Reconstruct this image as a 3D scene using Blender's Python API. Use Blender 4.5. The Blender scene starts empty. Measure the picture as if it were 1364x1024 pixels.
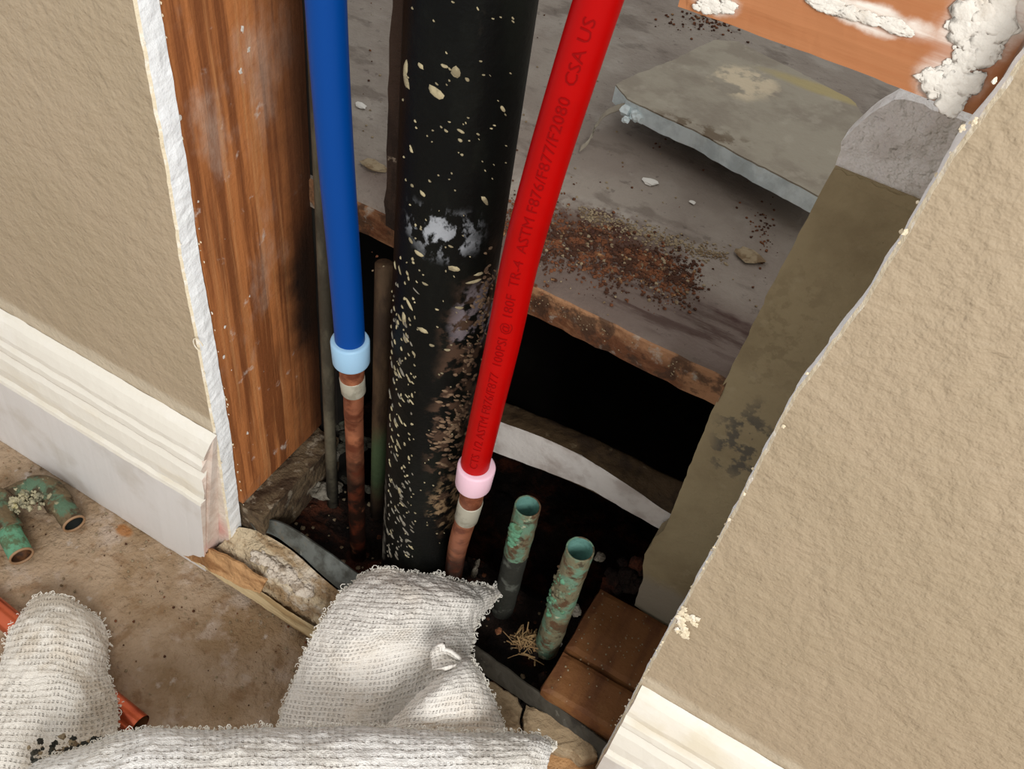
import bpy, bmesh, math, random
from mathutils import Vector, Matrix, noise
random.seed(7)
C = bpy.context.scene.collection
sc = bpy.context.scene
PI = math.pi

# ------------------------------------------------------------------ camera, light, exposure
F = 1200.0                                                   # focal length in pixels of a 1364 x 1024 frame
RM = Matrix(((0.8607083863562913, 0.4932236974472972, 0.1261406276041396),
             (0.44314990632358076, -0.6038875589254624, -0.6625239442468843),
             (-0.2505977537436256, 0.6261391222815135, -0.7383431217037144)))   # world -> camera (right, down, forward)
CAM = Vector((0, -0.23966447, 0.62))
cd = bpy.data.cameras.new('camera'); cam = bpy.data.objects.new('camera', cd); C.objects.link(cam)
cd.sensor_fit = 'HORIZONTAL'; cd.sensor_width = 36; cd.lens = F / 1364 * 36; cd.clip_start = 0.01
m = Matrix((RM[0], -RM[1], -RM[2])).transposed().to_4x4(); m.translation = CAM
cam.matrix_world = m
sc.camera = cam
w = bpy.data.worlds.new('room_light'); sc.world = w; w.use_nodes = True
bg = w.node_tree.nodes['Background']; bg.inputs[0].default_value = (1.0, 0.99, 0.97, 1); bg.inputs[1].default_value = 0.76
def area(name, loc, target, size, power, col):
    l = bpy.data.lights.new(name, 'AREA'); l.shape = 'SQUARE'; l.size = size; l.energy = power; l.color = col
    o = bpy.data.objects.new(name, l); C.objects.link(o); o.location = loc
    o.rotation_euler = (Vector(target) - Vector(loc)).to_track_quat('-Z', 'Y').to_euler()
area('window_daylight', (0.86, -1.08, 1.30), (-0.1, 0.05, 0.2), 0.6, 25, (1.0, 0.985, 0.96))
sc.view_settings.view_transform = 'Standard'; sc.view_settings.look = 'None'
sc.view_settings.gamma = 1; sc.view_settings.use_curve_mapping = False
sc.view_settings.exposure = 0.0

def at(px, py, **k):
    """The point where the sight line of a photograph pixel meets a plane of the place (x=, y= or z= given)."""
    v = RM.transposed() @ Vector(((px - 682) / F, (py - 512) / F, 1))
    (a, val), = k.items(); i = 'xyz'.index(a)
    return CAM + v * ((val - CAM[i]) / v[i])

# ------------------------------------------------------------------ materials
def lin(c):
    return tuple(((x / 255 + 0.055) / 1.055) ** 2.4 if x > 10 else x / 255 / 12.92 for x in c) + (1,)
def mat(name, col, rough=0.8, layers=(), bump=(), metal=0, spec=0.3, sss=0, uv=False, cloth=False):
    """layers: ('n', colour, scale, lo, hi, strength, stretch) noise patches; ('s', colour, centre, radii, soft, noisy, strength) one stain;
       ('sn', ...) a stain broken up by noise; bump: (scale, strength, stretch)"""
    M = bpy.data.materials.new(name); M.use_nodes = True
    N = M.node_tree.nodes; L = M.node_tree.links; b = N['Principled BSDF']
    b.inputs['Roughness'].default_value = rough; b.inputs['Metallic'].default_value = metal
    b.inputs['Specular IOR Level'].default_value = spec
    if sss: b.inputs['Subsurface Weight'].default_value = sss; b.inputs['Subsurface Radius'].default_value = (.003, .002, .002); b.inputs['Subsurface Scale'].default_value = 1
    if uv:
        pos = N.new('ShaderNodeTexCoord').outputs['UV']
    else:
        pos = N.new('ShaderNodeNewGeometry').outputs['Position']
    cnt = [0]
    def tex(scale, stretch=(1, 1, 1), detail=6, src=None, ro=.6):
        cnt[0] += 1
        mp = N.new('ShaderNodeVectorMath'); mp.operation = 'MULTIPLY_ADD'
        L.new(src or pos, mp.inputs[0]); mp.inputs[1].default_value = stretch; mp.inputs[2].default_value = (cnt[0] * 3.17, cnt[0] * 1.3, 0)
        t = N.new('ShaderNodeTexNoise'); L.new(mp.outputs[0], t.inputs['Vector'])
        t.inputs['Scale'].default_value = scale; t.inputs['Detail'].default_value = detail; t.inputs['Roughness'].default_value = ro
        return t
    def mr(sock, lo, hi, a=0.0, z=1.0):
        r = N.new('ShaderNodeMapRange'); r.interpolation_type = 'SMOOTHSTEP'; L.new(sock, r.inputs[0])
        r.inputs[1].default_value = lo; r.inputs[2].default_value = hi; r.inputs[3].default_value = a; r.inputs[4].default_value = z
        return r.outputs[0]
    def mul(a, c):
        q = N.new('ShaderNodeMath'); q.operation = 'MULTIPLY'; L.new(a, q.inputs[0])
        if isinstance(c, (int, float)): q.inputs[1].default_value = c
        else: L.new(c, q.inputs[1])
        return q.outputs[0]
    rgb = N.new('ShaderNodeRGB'); rgb.outputs[0].default_value = lin(col); cur = rgb.outputs[0]
    for ly in layers:
        if ly[0] == 'n':
            _, c, s, lo, hi, st = ly[:6]; stretch = ly[6] if len(ly) > 6 else (1, 1, 1)
            fac = mul(mr(tex(s, stretch).outputs[0], lo, hi), st)
        else:
            kind, c, ce, rad, soft, nz, st = ly[:7]
            t = tex(ly[7] if len(ly) > 7 else 60)
            q = N.new('ShaderNodeVectorMath'); q.operation = 'SUBTRACT'; L.new(pos, q.inputs[0]); q.inputs[1].default_value = ce
            d = N.new('ShaderNodeVectorMath'); d.operation = 'DIVIDE'; L.new(q.outputs[0], d.inputs[0]); d.inputs[1].default_value = rad
            le = N.new('ShaderNodeVectorMath'); le.operation = 'LENGTH'; L.new(d.outputs[0], le.inputs[0])
            ad = N.new('ShaderNodeMath'); ad.operation = 'MULTIPLY_ADD'; L.new(t.outputs[0], ad.inputs[0]); ad.inputs[1].default_value = nz; L.new(le.outputs['Value'], ad.inputs[2])
            fac = mul(mr(ad.outputs[0], 1 + nz / 2 - soft, 1 + nz / 2, 1, 0), st)
            if kind == 'sn': fac = mul(fac, mr(tex(ly[8], ly[9] if len(ly) > 9 else (1, 1, 1)).outputs[0], .48, .58))
        mx = N.new('ShaderNodeMix'); mx.data_type = 'RGBA'
        L.new(fac, mx.inputs[0]); L.new(cur, mx.inputs[6]); mx.inputs[7].default_value = lin(c); cur = mx.outputs[2]
    h = None
    for bp in bump:
        s, st = bp[:2]; stretch = bp[2] if len(bp) > 2 else (1, 1, 1)
        t = tex(s, stretch, 4)
        B = N.new('ShaderNodeBump'); B.inputs['Strength'].default_value = 1; B.inputs['Distance'].default_value = st
        L.new(t.outputs[0], B.inputs['Height'])
        if h: L.new(h, B.inputs['Normal'])
        h = B.outputs[0]
    if cloth:
        # knitted terry: rows of little stitches with a small dark hole between neighbours
        uvn = N.new('ShaderNodeTexCoord').outputs['UV']
        wob = tex(28, (1, 1, 1), 2, uvn)
        mv = N.new('ShaderNodeVectorMath'); mv.operation = 'MULTIPLY_ADD'; L.new(wob.outputs['Color'], mv.inputs[0]); mv.inputs[1].default_value = (.004, .006, 0); L.new(uvn, mv.inputs[2])
        sx = N.new('ShaderNodeSeparateXYZ'); L.new(mv.outputs[0], sx.inputs[0])
        def sine(sock, per, ph=0):
            a = N.new('ShaderNodeMath'); a.operation = 'MULTIPLY_ADD'; L.new(sock, a.inputs[0]); a.inputs[1].default_value = 2 * PI / per; a.inputs[2].default_value = ph
            s_ = N.new('ShaderNodeMath'); s_.operation = 'SINE'; L.new(a.outputs[0], s_.inputs[0]); return s_.outputs[0]
        row = mr(sine(sx.outputs[1], cloth[0]), -.2, .95); stitch = mr(sine(sx.outputs[0], cloth[1]), -.1, .9)
        hole = mul(row, stitch)
        mask = mr(tex(45, (1, 1, 1), 2, uvn).outputs[0], .3, .55)
        hole = mul(hole, mask)
        mx = N.new('ShaderNodeMix'); mx.data_type = 'RGBA'; L.new(mul(hole, cloth[2]), mx.inputs[0]); L.new(cur, mx.inputs[6]); mx.inputs[7].default_value = lin((150, 138, 122)); cur = mx.outputs[2]
        for hs, di in ((hole, -.0005), (row, -.00025), (tex(900, (1, 1, 1), 2, uvn).outputs[0], .0009)):
            B = N.new('ShaderNodeBump'); B.inputs['Strength'].default_value = 1; B.inputs['Distance'].default_value = di; L.new(hs, B.inputs['Height'])
            if h: L.new(h, B.inputs['Normal'])
            h = B.outputs[0]
    if h: L.new(h, b.inputs['Normal'])
    L.new(cur, b.inputs['Base Color'])
    return M

# ------------------------------------------------------------------ object helpers
def obj(name, verts, faces, mt, parent=None, smooth=False, uvs=None, midx=None):
    me = bpy.data.meshes.new(name)
    off = parent.location.copy() if parent else Vector((0, 0, 0))
    if parent and parent.parent: off += parent.parent.location
    if not parent:                                             # a thing of one mesh: its origin goes to the foot of the mesh
        vs = [Vector(v) for v in verts]
        off = Vector((sum(v.x for v in vs) / len(vs), sum(v.y for v in vs) / len(vs), min(v.z for v in vs)))
    me.from_pydata([tuple(Vector(v) - off) for v in verts], [], faces)
    for x in (mt if isinstance(mt, (list, tuple)) else [mt]): me.materials.append(x)
    if midx:
        for p, i in zip(me.polygons, midx): p.material_index = i
    if smooth: me.polygons.foreach_set('use_smooth', [True] * len(me.polygons))
    if uvs:
        ul = me.uv_layers.new(name='UVMap')
        for lp in me.loops: ul.data[lp.index].uv = uvs[lp.vertex_index]
    me.update()
    o = bpy.data.objects.new(name, me); C.objects.link(o)
    if parent: o.parent = parent
    else: o.location = off
    return o
def tag(o, label=None, cat=None, group=None, kind=None):
    if label: o['label'] = label
    if cat: o['category'] = cat
    if group: o['group'] = group
    if kind: o['kind'] = kind
    return o
def thing(name, loc, label, cat, group=None):
    o = bpy.data.objects.new(name, None); C.objects.link(o); o.location = loc; o.empty_display_size = .02
    return tag(o, label, cat, group)
def nz(p, s, seed=0):
    return noise.noise(Vector(p) * s + Vector((seed * 7.1, seed * 3.3, seed)))
def fractal(p, s, seed=0, o=4):
    return noise.fractal(Vector(p) * s + Vector((seed * 7.1, seed * 3.3, seed)), 1.0, 2.0, o)

class MB:
    def __init__(s): s.v = []; s.f = []; s.m = []
    def add(s, v, f, mi=0):
        b = len(s.v); s.v += [Vector(x) for x in v]; s.f += [tuple(i + b for i in q) for q in f]; s.m += [mi] * len(f); return s
    def box(s, lo, hi, n=(1, 1, 1), amp=0, sc_=40, seed=0, mi=0, bev=0):
        """a box with every face cut into a grid; amp roughens it, the corners stay shared"""
        lo = Vector(lo); hi = Vector(hi); idx = {}; V = []; Fc = []
        def vid(i, j, k):
            key = (i, j, k)
            if key not in idx:
                t = [i / n[0], j / n[1], k / n[2]]
                p = Vector([lo[a] + (hi[a] - lo[a]) * t[a] for a in range(3)])
                onf = sum(1 for a in range(3) if t[a] in (0, 1))
                if bev and onf > 1:
                    for a in range(3):
                        if t[a] == 0: p[a] += bev
                        elif t[a] == 1: p[a] -= bev
                if amp:
                    d = Vector((fractal(p, sc_, seed), fractal(p, sc_, seed + 5), fractal(p, sc_, seed + 9))); p = p + d * amp
                idx[key] = len(V); V.append(p)
            return idx[key]
        for a in range(3):
            b, c = (a + 1) % 3, (a + 2) % 3
            for side in (0, n[a]):
                for i in range(n[b]):
                    for j in range(n[c]):
                        def q(u, w_):
                            k = [0, 0, 0]; k[a] = side; k[b] = u; k[c] = w_; return vid(*k)
                        f = (q(i, j), q(i + 1, j), q(i + 1, j + 1), q(i, j + 1))
                        Fc.append(f if side else f[::-1])
        return s.add(V, Fc, mi)
    def tube(s, path, rad, n=20, cap=(True, True), wall=0, mi=0):
        path = [Vector(p) for p in path]; N_ = len(path)
        rads = rad if isinstance(rad, (list, tuple)) else [rad] * N_
        V = []; Fc = []; t0 = (path[1] - path[0]).normalized()
        u = t0.orthogonal().normalized()
        for i, p in enumerate(path):
            t = (path[min(i + 1, N_ - 1)] - path[max(i - 1, 0)]).normalized()
            u = (u - t * u.dot(t)).normalized(); w_ = t.cross(u)
            for k in range(n):
                a = 2 * PI * k / n; V.append(p + (u * math.cos(a) + w_ * math.sin(a)) * rads[i])
        for i in range(N_ - 1):
            for k in range(n):
                Fc.append((i * n + k, i * n + (k + 1) % n, (i + 1) * n + (k + 1) % n, (i + 1) * n + k))
        if cap[0]: Fc.append(tuple(range(n))[::-1])
        if cap[1]: Fc.append(tuple((N_ - 1) * n + k for k in range(n)))
        return s.add(V, Fc, mi)
    def lump(s, c, r, amp=.3, seed=0, sub=1, mi=0, sq=(1, 1, 1), fr=1.5):
        bm = bmesh.new(); bmesh.ops.create_icosphere(bm, subdivisions=sub, radius=1)
        V = []
        for v in bm.verts:
            d = 1 + amp * fractal(v.co, fr, seed, 2 if sub < 3 else 4)
            V.append(Vector(c) + Vector((v.co.x * sq[0], v.co.y * sq[1], v.co.z * sq[2])) * d * r)
        Fc = [tuple(v.index for v in f.verts) for f in bm.faces]; bm.free()
        return s.add(V, Fc, mi)
    def build(s, name, mt, parent=None, smooth=False): return obj(name, s.v, s.f, mt, parent, smooth, midx=s.m)

def bspl(P, t):
    """point on a Catmull-Rom spline through P, t in 0..1"""
    n = len(P) - 1; x = min(t * n, n - 1e-6); i = int(x); f = x - i
    a, b, c, d = P[max(i - 1, 0)], P[i], P[i + 1], P[min(i + 2, n)]
    return .5 * ((2 * b) + (c - a) * f + (2 * a - 5 * b + 4 * c - d) * f * f + (3 * b - a - 3 * c + d) * f ** 3)
def patch(rows, nu, nv, thick=0, disp=None):
    """smooth sheet through a lattice of world points; returns verts, faces, uvs (metres), boundary points"""
    G = []
    for j in range(nv + 1):
        t = j / nv
        ctl = [bspl([r[i] for r in rows], t) for i in range(len(rows[0]))]
        G.append([bspl(ctl, i / nu) for i in range(nu + 1)])
    W = sum((G[nv // 2][i + 1] - G[nv // 2][i]).length for i in range(nu)); H = sum((G[j + 1][nu // 2] - G[j][nu // 2]).length for j in range(nv))
    V = []; U = []; Nn = []
    for j in range(nv + 1):
        for i in range(nu + 1):
            a = G[j][min(i + 1, nu)] - G[j][max(i - 1, 0)]; b = G[min(j + 1, nv)][i] - G[max(j - 1, 0)][i]
            n_ = a.cross(b).normalized()
            if n_.z < 0: n_ = -n_
            p = G[j][i] + (n_ * disp(G[j][i], i / nu, j / nv) if disp else Vector())
            V.append(p); Nn.append(n_); U.append((i / nu * W, j / nv * H))
    k = nu + 1; Fc = [(j * k + i, (j + 1) * k + i, (j + 1) * k + i + 1, j * k + i + 1) for j in range(nv) for i in range(nu)]
    edge = [i for i in range(k)] + [j * k + nu for j in range(1, nv + 1)] + [nv * k + i for i in range(nu - 1, -1, -1)] + [j * k for j in range(nv - 1, 0, -1)]
    E = [V[i].copy() for i in edge]
    if thick:
        b = len(V); V += [V[i] - Nn[i] * thick for i in range(b)]; U += U[:b]
        Fc += [tuple(q + b for q in f[::-1]) for f in Fc]
        for a, c in zip(edge, edge[1:] + edge[:1]): Fc.append((a, c, c + b, a + b))
    return V, Fc, U, E
def P3(lst): return [at(x, y, z=z) for x, y, z in lst]
def prism(poly, lo, hi, axis='y'):
    """poly of (x,z) pairs (or (x,y)), extruded between lo and hi"""
    n = len(poly)
    if axis == 'y': V = [(a, lo, b) for a, b in poly] + [(a, hi, b) for a, b in poly]
    else: V = [(a, b, lo) for a, b in poly] + [(a, b, hi) for a, b in poly]
    return V, [tuple(range(n)), tuple(range(2 * n - 1, n - 1, -1))] + [(i, i + n, (i + 1) % n + n, (i + 1) % n) for i in range(n)]

# ------------------------------------------------------------------ colours of the place
tan_wall = mat('tan_paint', (169, 151, 126), .62,
    [('n', (162, 145, 119), 9, .45, .6, .5), ('n', (178, 160, 134), 260, .56, .72, .5),
     ('s', (226, 214, 200), (-.300, 0, .085), (.05, .05, .075), .25, .5, 1, 40),
     ('s', (214, 142, 134), (-.3015, 0, .048), (.020, .03, .024), .9, .6, .75, 60),
     ('s', (190, 70, 74), (-.3000, 0, .066), (.006, .03, .006), .8, .8, .8, 90),
     ('n', (232, 218, 190), 420, .74, .78, .8),
     ('s', (206, 194, 172), (-.5, 0, .172), (1.0, .02, .009), .7, .9, .6, 50),
     ('s', (88, 62, 42), (.143, 0, .305), (.0032, .02, .0018), .6, .8, .9, 200)],
    [(75, .0030), (230, .0007)], spec=.35)
gypsum = mat('gypsum_core', (248, 250, 250), .9, [('n', (236, 238, 236), 60, .5, .65, .5), ('n', (120, 112, 100), 300, .74, .8, .6)], [(150, .0012)])
paper_edge = mat('torn_paper', (226, 212, 184), .9, [('n', (244, 238, 226), 120, .5, .6, .7)], [(400, .0008)])
rear_paper = mat('dirty_board_paper', (160, 145, 113), .8,
    [('n', (136, 121, 92), 18, .42, .66, .8), ('n', (172, 158, 128), 60, .58, .7, .5), ('n', (80, 64, 46), 240, .70, .75, .7),
     ('sn', (92, 88, 80), (.0, .1, .262), (.022, .05, .04), .6, .8, .9, 60, 120),
     ('s', (150, 142, 128), (.0, .1, .085), (.05, .05, .028), .5, .5, .8, 60),
     ('sn', (70, 52, 30), (-.006, .1, .34), (.02, .05, .06), .6, .8, .2, 90, 160)], [(120, .0010)])
white_torn = mat('torn_gypsum', (238, 235, 232), .95, [('n', (214, 208, 202), 60, .45, .6, .7)], [(70, .006), (260, .0015)])
trim_white = mat('white_trim_paint', (230, 225, 213), .38,
    [('n', (214, 200, 170), 26, .52, .7, .55, (.35, 1, 1)), ('n', (120, 96, 70), 330, .745, .775, .8), ('n', (238, 234, 226), 18, .5, .62, .5)], [(40, .0008), (200, .0002)], spec=.5)
trim_flat = mat('white_trim_face', (222, 219, 216), .4, [('n', (192, 184, 172), 14, .5, .65, .5), ('n', (150, 140, 126), 300, .74, .78, .5)], [(60, .0005)], spec=.45)
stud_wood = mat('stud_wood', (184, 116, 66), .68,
    [('n', (116, 64, 32), 110, .46, .60, .85, (1, 1, .035)), ('n', (206, 146, 94), 190, .54, .68, .55, (1, 1, .025)),
     ('n', (112, 66, 36), 14, .50, .70, .5, (.2, 1, .1)),
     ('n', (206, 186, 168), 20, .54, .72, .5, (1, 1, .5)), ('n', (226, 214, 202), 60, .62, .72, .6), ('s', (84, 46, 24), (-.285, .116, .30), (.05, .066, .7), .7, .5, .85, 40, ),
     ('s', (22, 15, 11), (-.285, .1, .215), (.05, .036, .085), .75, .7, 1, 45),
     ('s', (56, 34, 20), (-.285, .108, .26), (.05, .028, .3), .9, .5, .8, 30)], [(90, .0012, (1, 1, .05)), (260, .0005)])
blocking_wood = mat('blocking_wood', (170, 112, 72), .65,
    [('s', (236, 230, 220), tuple(at(1158, 22, y=.013)), (.021, .05, .0045), .5, 1.2, .95, 90), ('s', (232, 224, 214), tuple(at(950, 0, y=.013)), (.010, .05, .005), .6, 1.2, .9, 90),
     ('s', (230, 222, 212), tuple(at(1264, 112, y=.013)), (.011, .05, .009), .6, 1.2, .9, 80), ('s', (230, 222, 212), tuple(at(1292, 66, y=.013)), (.013, .05, .012), .8, 1.4, .9, 70), ('s', (230, 222, 212), tuple(at(1330, 22, y=.013)), (.014, .05, .012), .6, 1.2, .9, 70), ('n', (164, 102, 62), 130, .45, .65, .8, (.06, 1, 1)), ('n', (210, 150, 106), 30, .5, .7, .4, (.15, 1, 1))], [(140, .0005, (.06, 1, 1))])
plaster = mat('dry_plaster', (222, 216, 206), .95, [('n', (188, 174, 156), 60, .5, .65, .6)], [(160, .0012)])
sole_wood = mat('dark_sole_wood', (118, 76, 40), .7,
    [('n', (92, 54, 28), 60, .42, .6, .85, (1, .12, 1)), ('n', (132, 94, 56), 30, .56, .7, .6), ('n', (52, 16, 8), 22, .55, .68, .7), ('n', (196, 178, 150), 420, .71, .74, .8)],
    [(120, .001), (60, .0008, (1, .1, 1))], spec=.35)
rot_wood = mat('dirty_sole_wood', (94, 78, 58), .9, [('n', (58, 42, 28), 60, .45, .6, .9), ('n', (158, 146, 126), 80, .57, .66, .6)], [(120, .004)])
black_pipe = mat('black_pipe_plastic', (6, 7, 6), .5,
    [('n', (20, 22, 17), 30, .5, .68, .6, (1, 1, .4)), ('n', (38, 34, 28), 90, .64, .72, .4, (1, 1, .5)),
     ('sn', (74, 56, 44), (-.138, .046, .235), (.020, .05, .13), .4, .6, .95, 50, 95),
     ('sn', (128, 106, 80), (-.137, .04, .150), (.016, .05, .040), .4, .6, 1, 60, 170),
     ('sn', (110, 102, 106), (-.137, .045, .312), (.014, .05, .030), .4, .6, .9, 60, 130),
     ('sn', (176, 180, 186), (-.158, .03, .366), (.022, .05, .019), .9, .9, .7, 80, 170, (1, 1, .6)),
     ('sn', (120, 116, 106), (-.19, .04, .09), (.012, .05, .09), .4, .6, .9, 60, 150)], [(40, .0004), (300, .0003)], spec=.12)
patina_brown = mat('brown_corroded_copper', (104, 88, 64), .85, [('n', (78, 112, 90), 60, .50, .60, .8), ('n', (66, 48, 32), 70, .48, .60, .9), ('n', (160, 152, 122), 140, .62, .70, .8)], [(200, .0014)])
splat = mat('dried_joint_compound', (166, 154, 122), .85, [('n', (112, 102, 80), 130, .42, .58, .8)], [(300, .0004)])
blue_pex = mat('blue_plastic_tube', (0, 62, 136), .45, bump=[(60, .0002)], spec=.15)
red_pex = mat('red_plastic_tube', (170, 0, 0), .42, [('n', (154, 0, 0), 26, .45, .6, .4)], [(60, .0002)], spec=.13)
red_print = mat('embossed_print_red', (136, 0, 1), .6, spec=.12)
ring_blue = mat('pale_blue_sleeve', (150, 188, 216), .4, sss=.15)
ring_pink = mat('pale_pink_sleeve', (228, 190, 204), .4, sss=.15)
copper_dull = mat('dull_copper', (158, 98, 70), .5, [('s', (22, 12, 9), (-.203, .045, .06), (.06, .06, .125), .55, .8, .97, 60), ('s', (30, 14, 10), (-.138, .048, .045), (.05, .06, .105), .6, .8, .95, 60), ('n', (96, 44, 26), 70, .45, .62, .8), ('n', (212, 138, 98), 40, .55, .7, .5)], [(120, .0003)], metal=.45)
solder = mat('grey_solder', (176, 172, 156), .45, [('n', (128, 124, 108), 90, .45, .6, .6)], metal=.3)
new_copper = mat('new_copper', (206, 104, 72), .26, [('n', (150, 58, 36), 40, .5, .66, .6), ('n', (232, 150, 118), 70, .6, .7, .4)], metal=.8)
patina = mat('corroded_copper', (112, 106, 82), .8,
    [('n', (98, 132, 110), 70, .46, .56, .9), ('n', (84, 56, 36), 55, .52, .60, .9), ('n', (60, 50, 36), 130, .56, .64, .8), ('n', (188, 184, 156), 130, .62, .70, .7)], [(220, .0012)])
patina_green = mat('green_verdigris', (96, 146, 116), .85, [('n', (84, 96, 68), 110, .48, .6, .9), ('n', (170, 190, 164), 160, .62, .7, .5)], [(260, .0012)])
patina_in = mat('pale_green_bore', (104, 148, 138), .7, [('n', (60, 96, 88), 90, .5, .62, .6)], [(220, .0008)])
patina_dark = mat('dark_copper', (44, 44, 38), .85, [('n', (96, 98, 90), 80, .54, .66, .8), ('n', (60, 100, 74), 50, .62, .7, .8)], [(220, .0012)])
crust = mat('pale_mineral_crust', (176, 168, 138), .95, [('n', (108, 106, 88), 160, .45, .6, .8), ('n', (206, 196, 132), 90, .6, .7, .6)], [(320, .0015)])
inside_brown = mat('brown_bore', (92, 56, 24), .7, [('n', (40, 24, 12), 90, .45, .6, .8)])
concrete = mat('glue_stained_slab', (166, 143, 118), .88,
    [('n', (140, 114, 84), 16, .42, .62, .9), ('n', (182, 164, 148), 34, .54, .68, .7), ('n', (130, 100, 70), 60, .54, .66, .6), ('n', (204, 194, 186), 42, .63, .73, .7),
     ('n', (66, 46, 30), 260, .7, .76, .7), ('n', (208, 198, 184), 420, .75, .785, .9), ('s', (158, 96, 34), (-.379, -.022, 0), (.009, .006, .02), .5, .5, .7, 120)],
    [(60, .0045), (200, .0022)])
dirt = mat('black_brown_dirt', (30, 19, 13), .92, [('n', (84, 42, 24), 30, .48, .62, .8), ('n', (12, 9, 8), 40, .45, .6, .8), ('n', (120, 104, 84), 330, .71, .75, .7)], [(70, .006), (220, .003)], spec=.25)
chunk_m = mat('grey_mortar', (124, 118, 106), .95, [('n', (74, 66, 54), 60, .45, .6, .8)], [(150, .003)])
chunk_dark = mat('dark_damp_rubble', (70, 68, 58), .8, [('n', (30, 26, 20), 60, .45, .58, .8), ('n', (84, 104, 84), 50, .6, .7, .5)], [(150, .003)])
metal_strip = mat('grey_galvanised_steel', (108, 112, 108), .5, [('n', (66, 66, 60), 50, .42, .60, .9), ('n', (120, 104, 80), 70, .60, .70, .6), ('n', (160, 160, 152), 160, .64, .7, .5)], [(80, .0004)], metal=.35)
metal_dark = mat('dark_stained_steel', (70, 66, 58), .6, [('n', (36, 32, 28), 50, .45, .62, .8), ('n', (122, 118, 108), 120, .64, .7, .5)], [(80, .0006)], metal=.2)
crumbly = mat('crumbled_tan_plaster', (196, 178, 148), .95,
    [('n', (146, 118, 84), 36, .48, .6, .9, (.35, 1, 1)), ('n', (212, 202, 186), 40, .55, .66, .7, (.5, 1, 1)), ('n', (64, 42, 24), 120, .66, .72, .9)], [(90, .006), (260, .002)])
white_crumb = mat('whitish_mortar', (206, 194, 178), .95, [('n', (146, 128, 108), 90, .5, .62, .8), ('n', (70, 54, 40), 200, .68, .74, .9)], [(120, .006)])
strip_wood = mat('pale_wood_sliver', (214, 192, 150), .7, [('n', (146, 116, 74), 120, .45, .6, .8, (.08, 1, 1)), ('n', (90, 66, 40), 200, .68, .72, .7)], [(150, .001)])
splinter = mat('splintered_tan_wood', (184, 142, 98), .8, [('n', (122, 80, 44), 60, .45, .6, .8, (.3, 1, 1)), ('n', (60, 38, 22), 120, .66, .7, .9)], [(90, .004)])
shelf_top = mat('grey_shelf_board', (142, 132, 121), .7,
    [('n', (124, 112, 102), 12, .42, .62, .8), ('n', (158, 150, 140), 20, .52, .68, .6),
     ('s', (92, 74, 66), (-.06, .125, .3), (.3, .048, .03), .6, .6, .8, 26), ('s', (74, 44, 28), (-.118, .166, .298), (.062, .024, .03), .7, .9, .95, 50), ('sn', (56, 28, 18), (-.02, .145, .3), (.08, .022, .03), .6, .8, .9, 40, 30, (.3, 1, 1)),
     ('sn', (66, 32, 18), (-.12, .175, .3), (.06, .025, .03), .6, .8, .8, 60, 90),
     ('n', (96, 84, 74), 45, .55, .66, .6, (.5, 1, 1)), ('sn', (60, 36, 26), (-.07, .128, .3), (.12, .020, .03), .7, .9, .8, 50, 60, (.25, 1.5, 1)), ('n', (56, 44, 36), 300, .68, .73, .8), ('n', (182, 176, 166), 380, .72, .76, .7), ('n', (84, 72, 64), 110, .62, .68, .5)], [(90, .0016), (300, .0006)])
shelf_edge = mat('rust_stained_board_edge', (148, 108, 76), .75, [('n', (84, 46, 24), 36, .45, .62, .9, (.5, 1, 1)), ('n', (56, 38, 26), 60, .50, .60, .8), ('n', (158, 152, 140), 70, .56, .66, .7), ('n', (60, 40, 28), 90, .58, .66, .6)], [(140, .002)])
crumbs_m = mat('rusty_crumbs', (112, 68, 42), .95, [('n', (60, 36, 24), 110, .42, .55, .9), ('n', (166, 128, 88), 150, .60, .68, .8)])
crumbs_pale = mat('pale_crumbs', (146, 130, 104), .95, [('n', (104, 82, 58), 140, .45, .6, .8)])
scrap_top = mat('grey_scrap_paper', (156, 148, 132), .85,
    [('n', (136, 126, 112), 26, .45, .62, .8), ('n', (170, 162, 146), 60, .55, .68, .5), ('n', (76, 66, 56), 260, .7, .75, .6),
     ('sn', (206, 190, 162), (-.110, .345, .33), (.032, .03, .05), .5, .8, .9, 50, 45),
     ('s', (172, 156, 108), (-.058, .372, .33), (.062, .010, .05), .6, .5, .85, 50),
     ('sn', (92, 74, 52), (-.11, .26, .33), (.05, .02, .05), .6, .8, .8, 60, 90)], [(100, .001)])
scrap_core = mat('pale_blue_white_gypsum', (226, 238, 240), .9, [('n', (176, 188, 190), 40, .45, .62, .6)], [(150, .001)])
strip_white = mat('dusty_white_edge', (208, 202, 196), .85, [('n', (170, 158, 150), 36, .42, .62, .8), ('n', (96, 86, 76), 160, .66, .71, .7)], [(90, .001)])
strip_brown = mat('dark_brown_board', (72, 56, 36), .8, [('n', (42, 30, 20), 40, .45, .6, .8), ('n', (112, 98, 76), 70, .62, .69, .7)], [(90, .002)])
void_m = mat('void_shade_board', (30, 26, 22), .95, [('n', (44, 42, 36), 20, .5, .65, .6)])  # near-black colour carries the shade of the void behind the opening
twig_m = mat('dry_twigs', (150, 122, 84), .9, [('n', (96, 70, 44), 90, .45, .6, .7)])
chip_m = mat('white_paint_chip', (214, 210, 202), .8)
grey_cable = mat('grey_brown_cable', (94, 88, 72), .75, [('n', (54, 48, 38), 50, .45, .6, .8, (1, 1, .3))], [(160, .001)])
old_pipe = mat('old_brown_green_pipe', (88, 68, 48), .75, [('n', (46, 32, 22), 40, .45, .6, .8, (1, 1, .3)), ('s', (70, 96, 64), (-.215, .08, .09), (.03, .03, .05), .6, .5, .8)], [(160, .001)])
batten_m = mat('dark_batten', (64, 48, 38), .85, [('n', (34, 24, 18), 50, .45, .6, .8, (1, 1, .3)), ('n', (176, 158, 136), 60, .60, .66, .9)], [(120, .002)])
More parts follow.
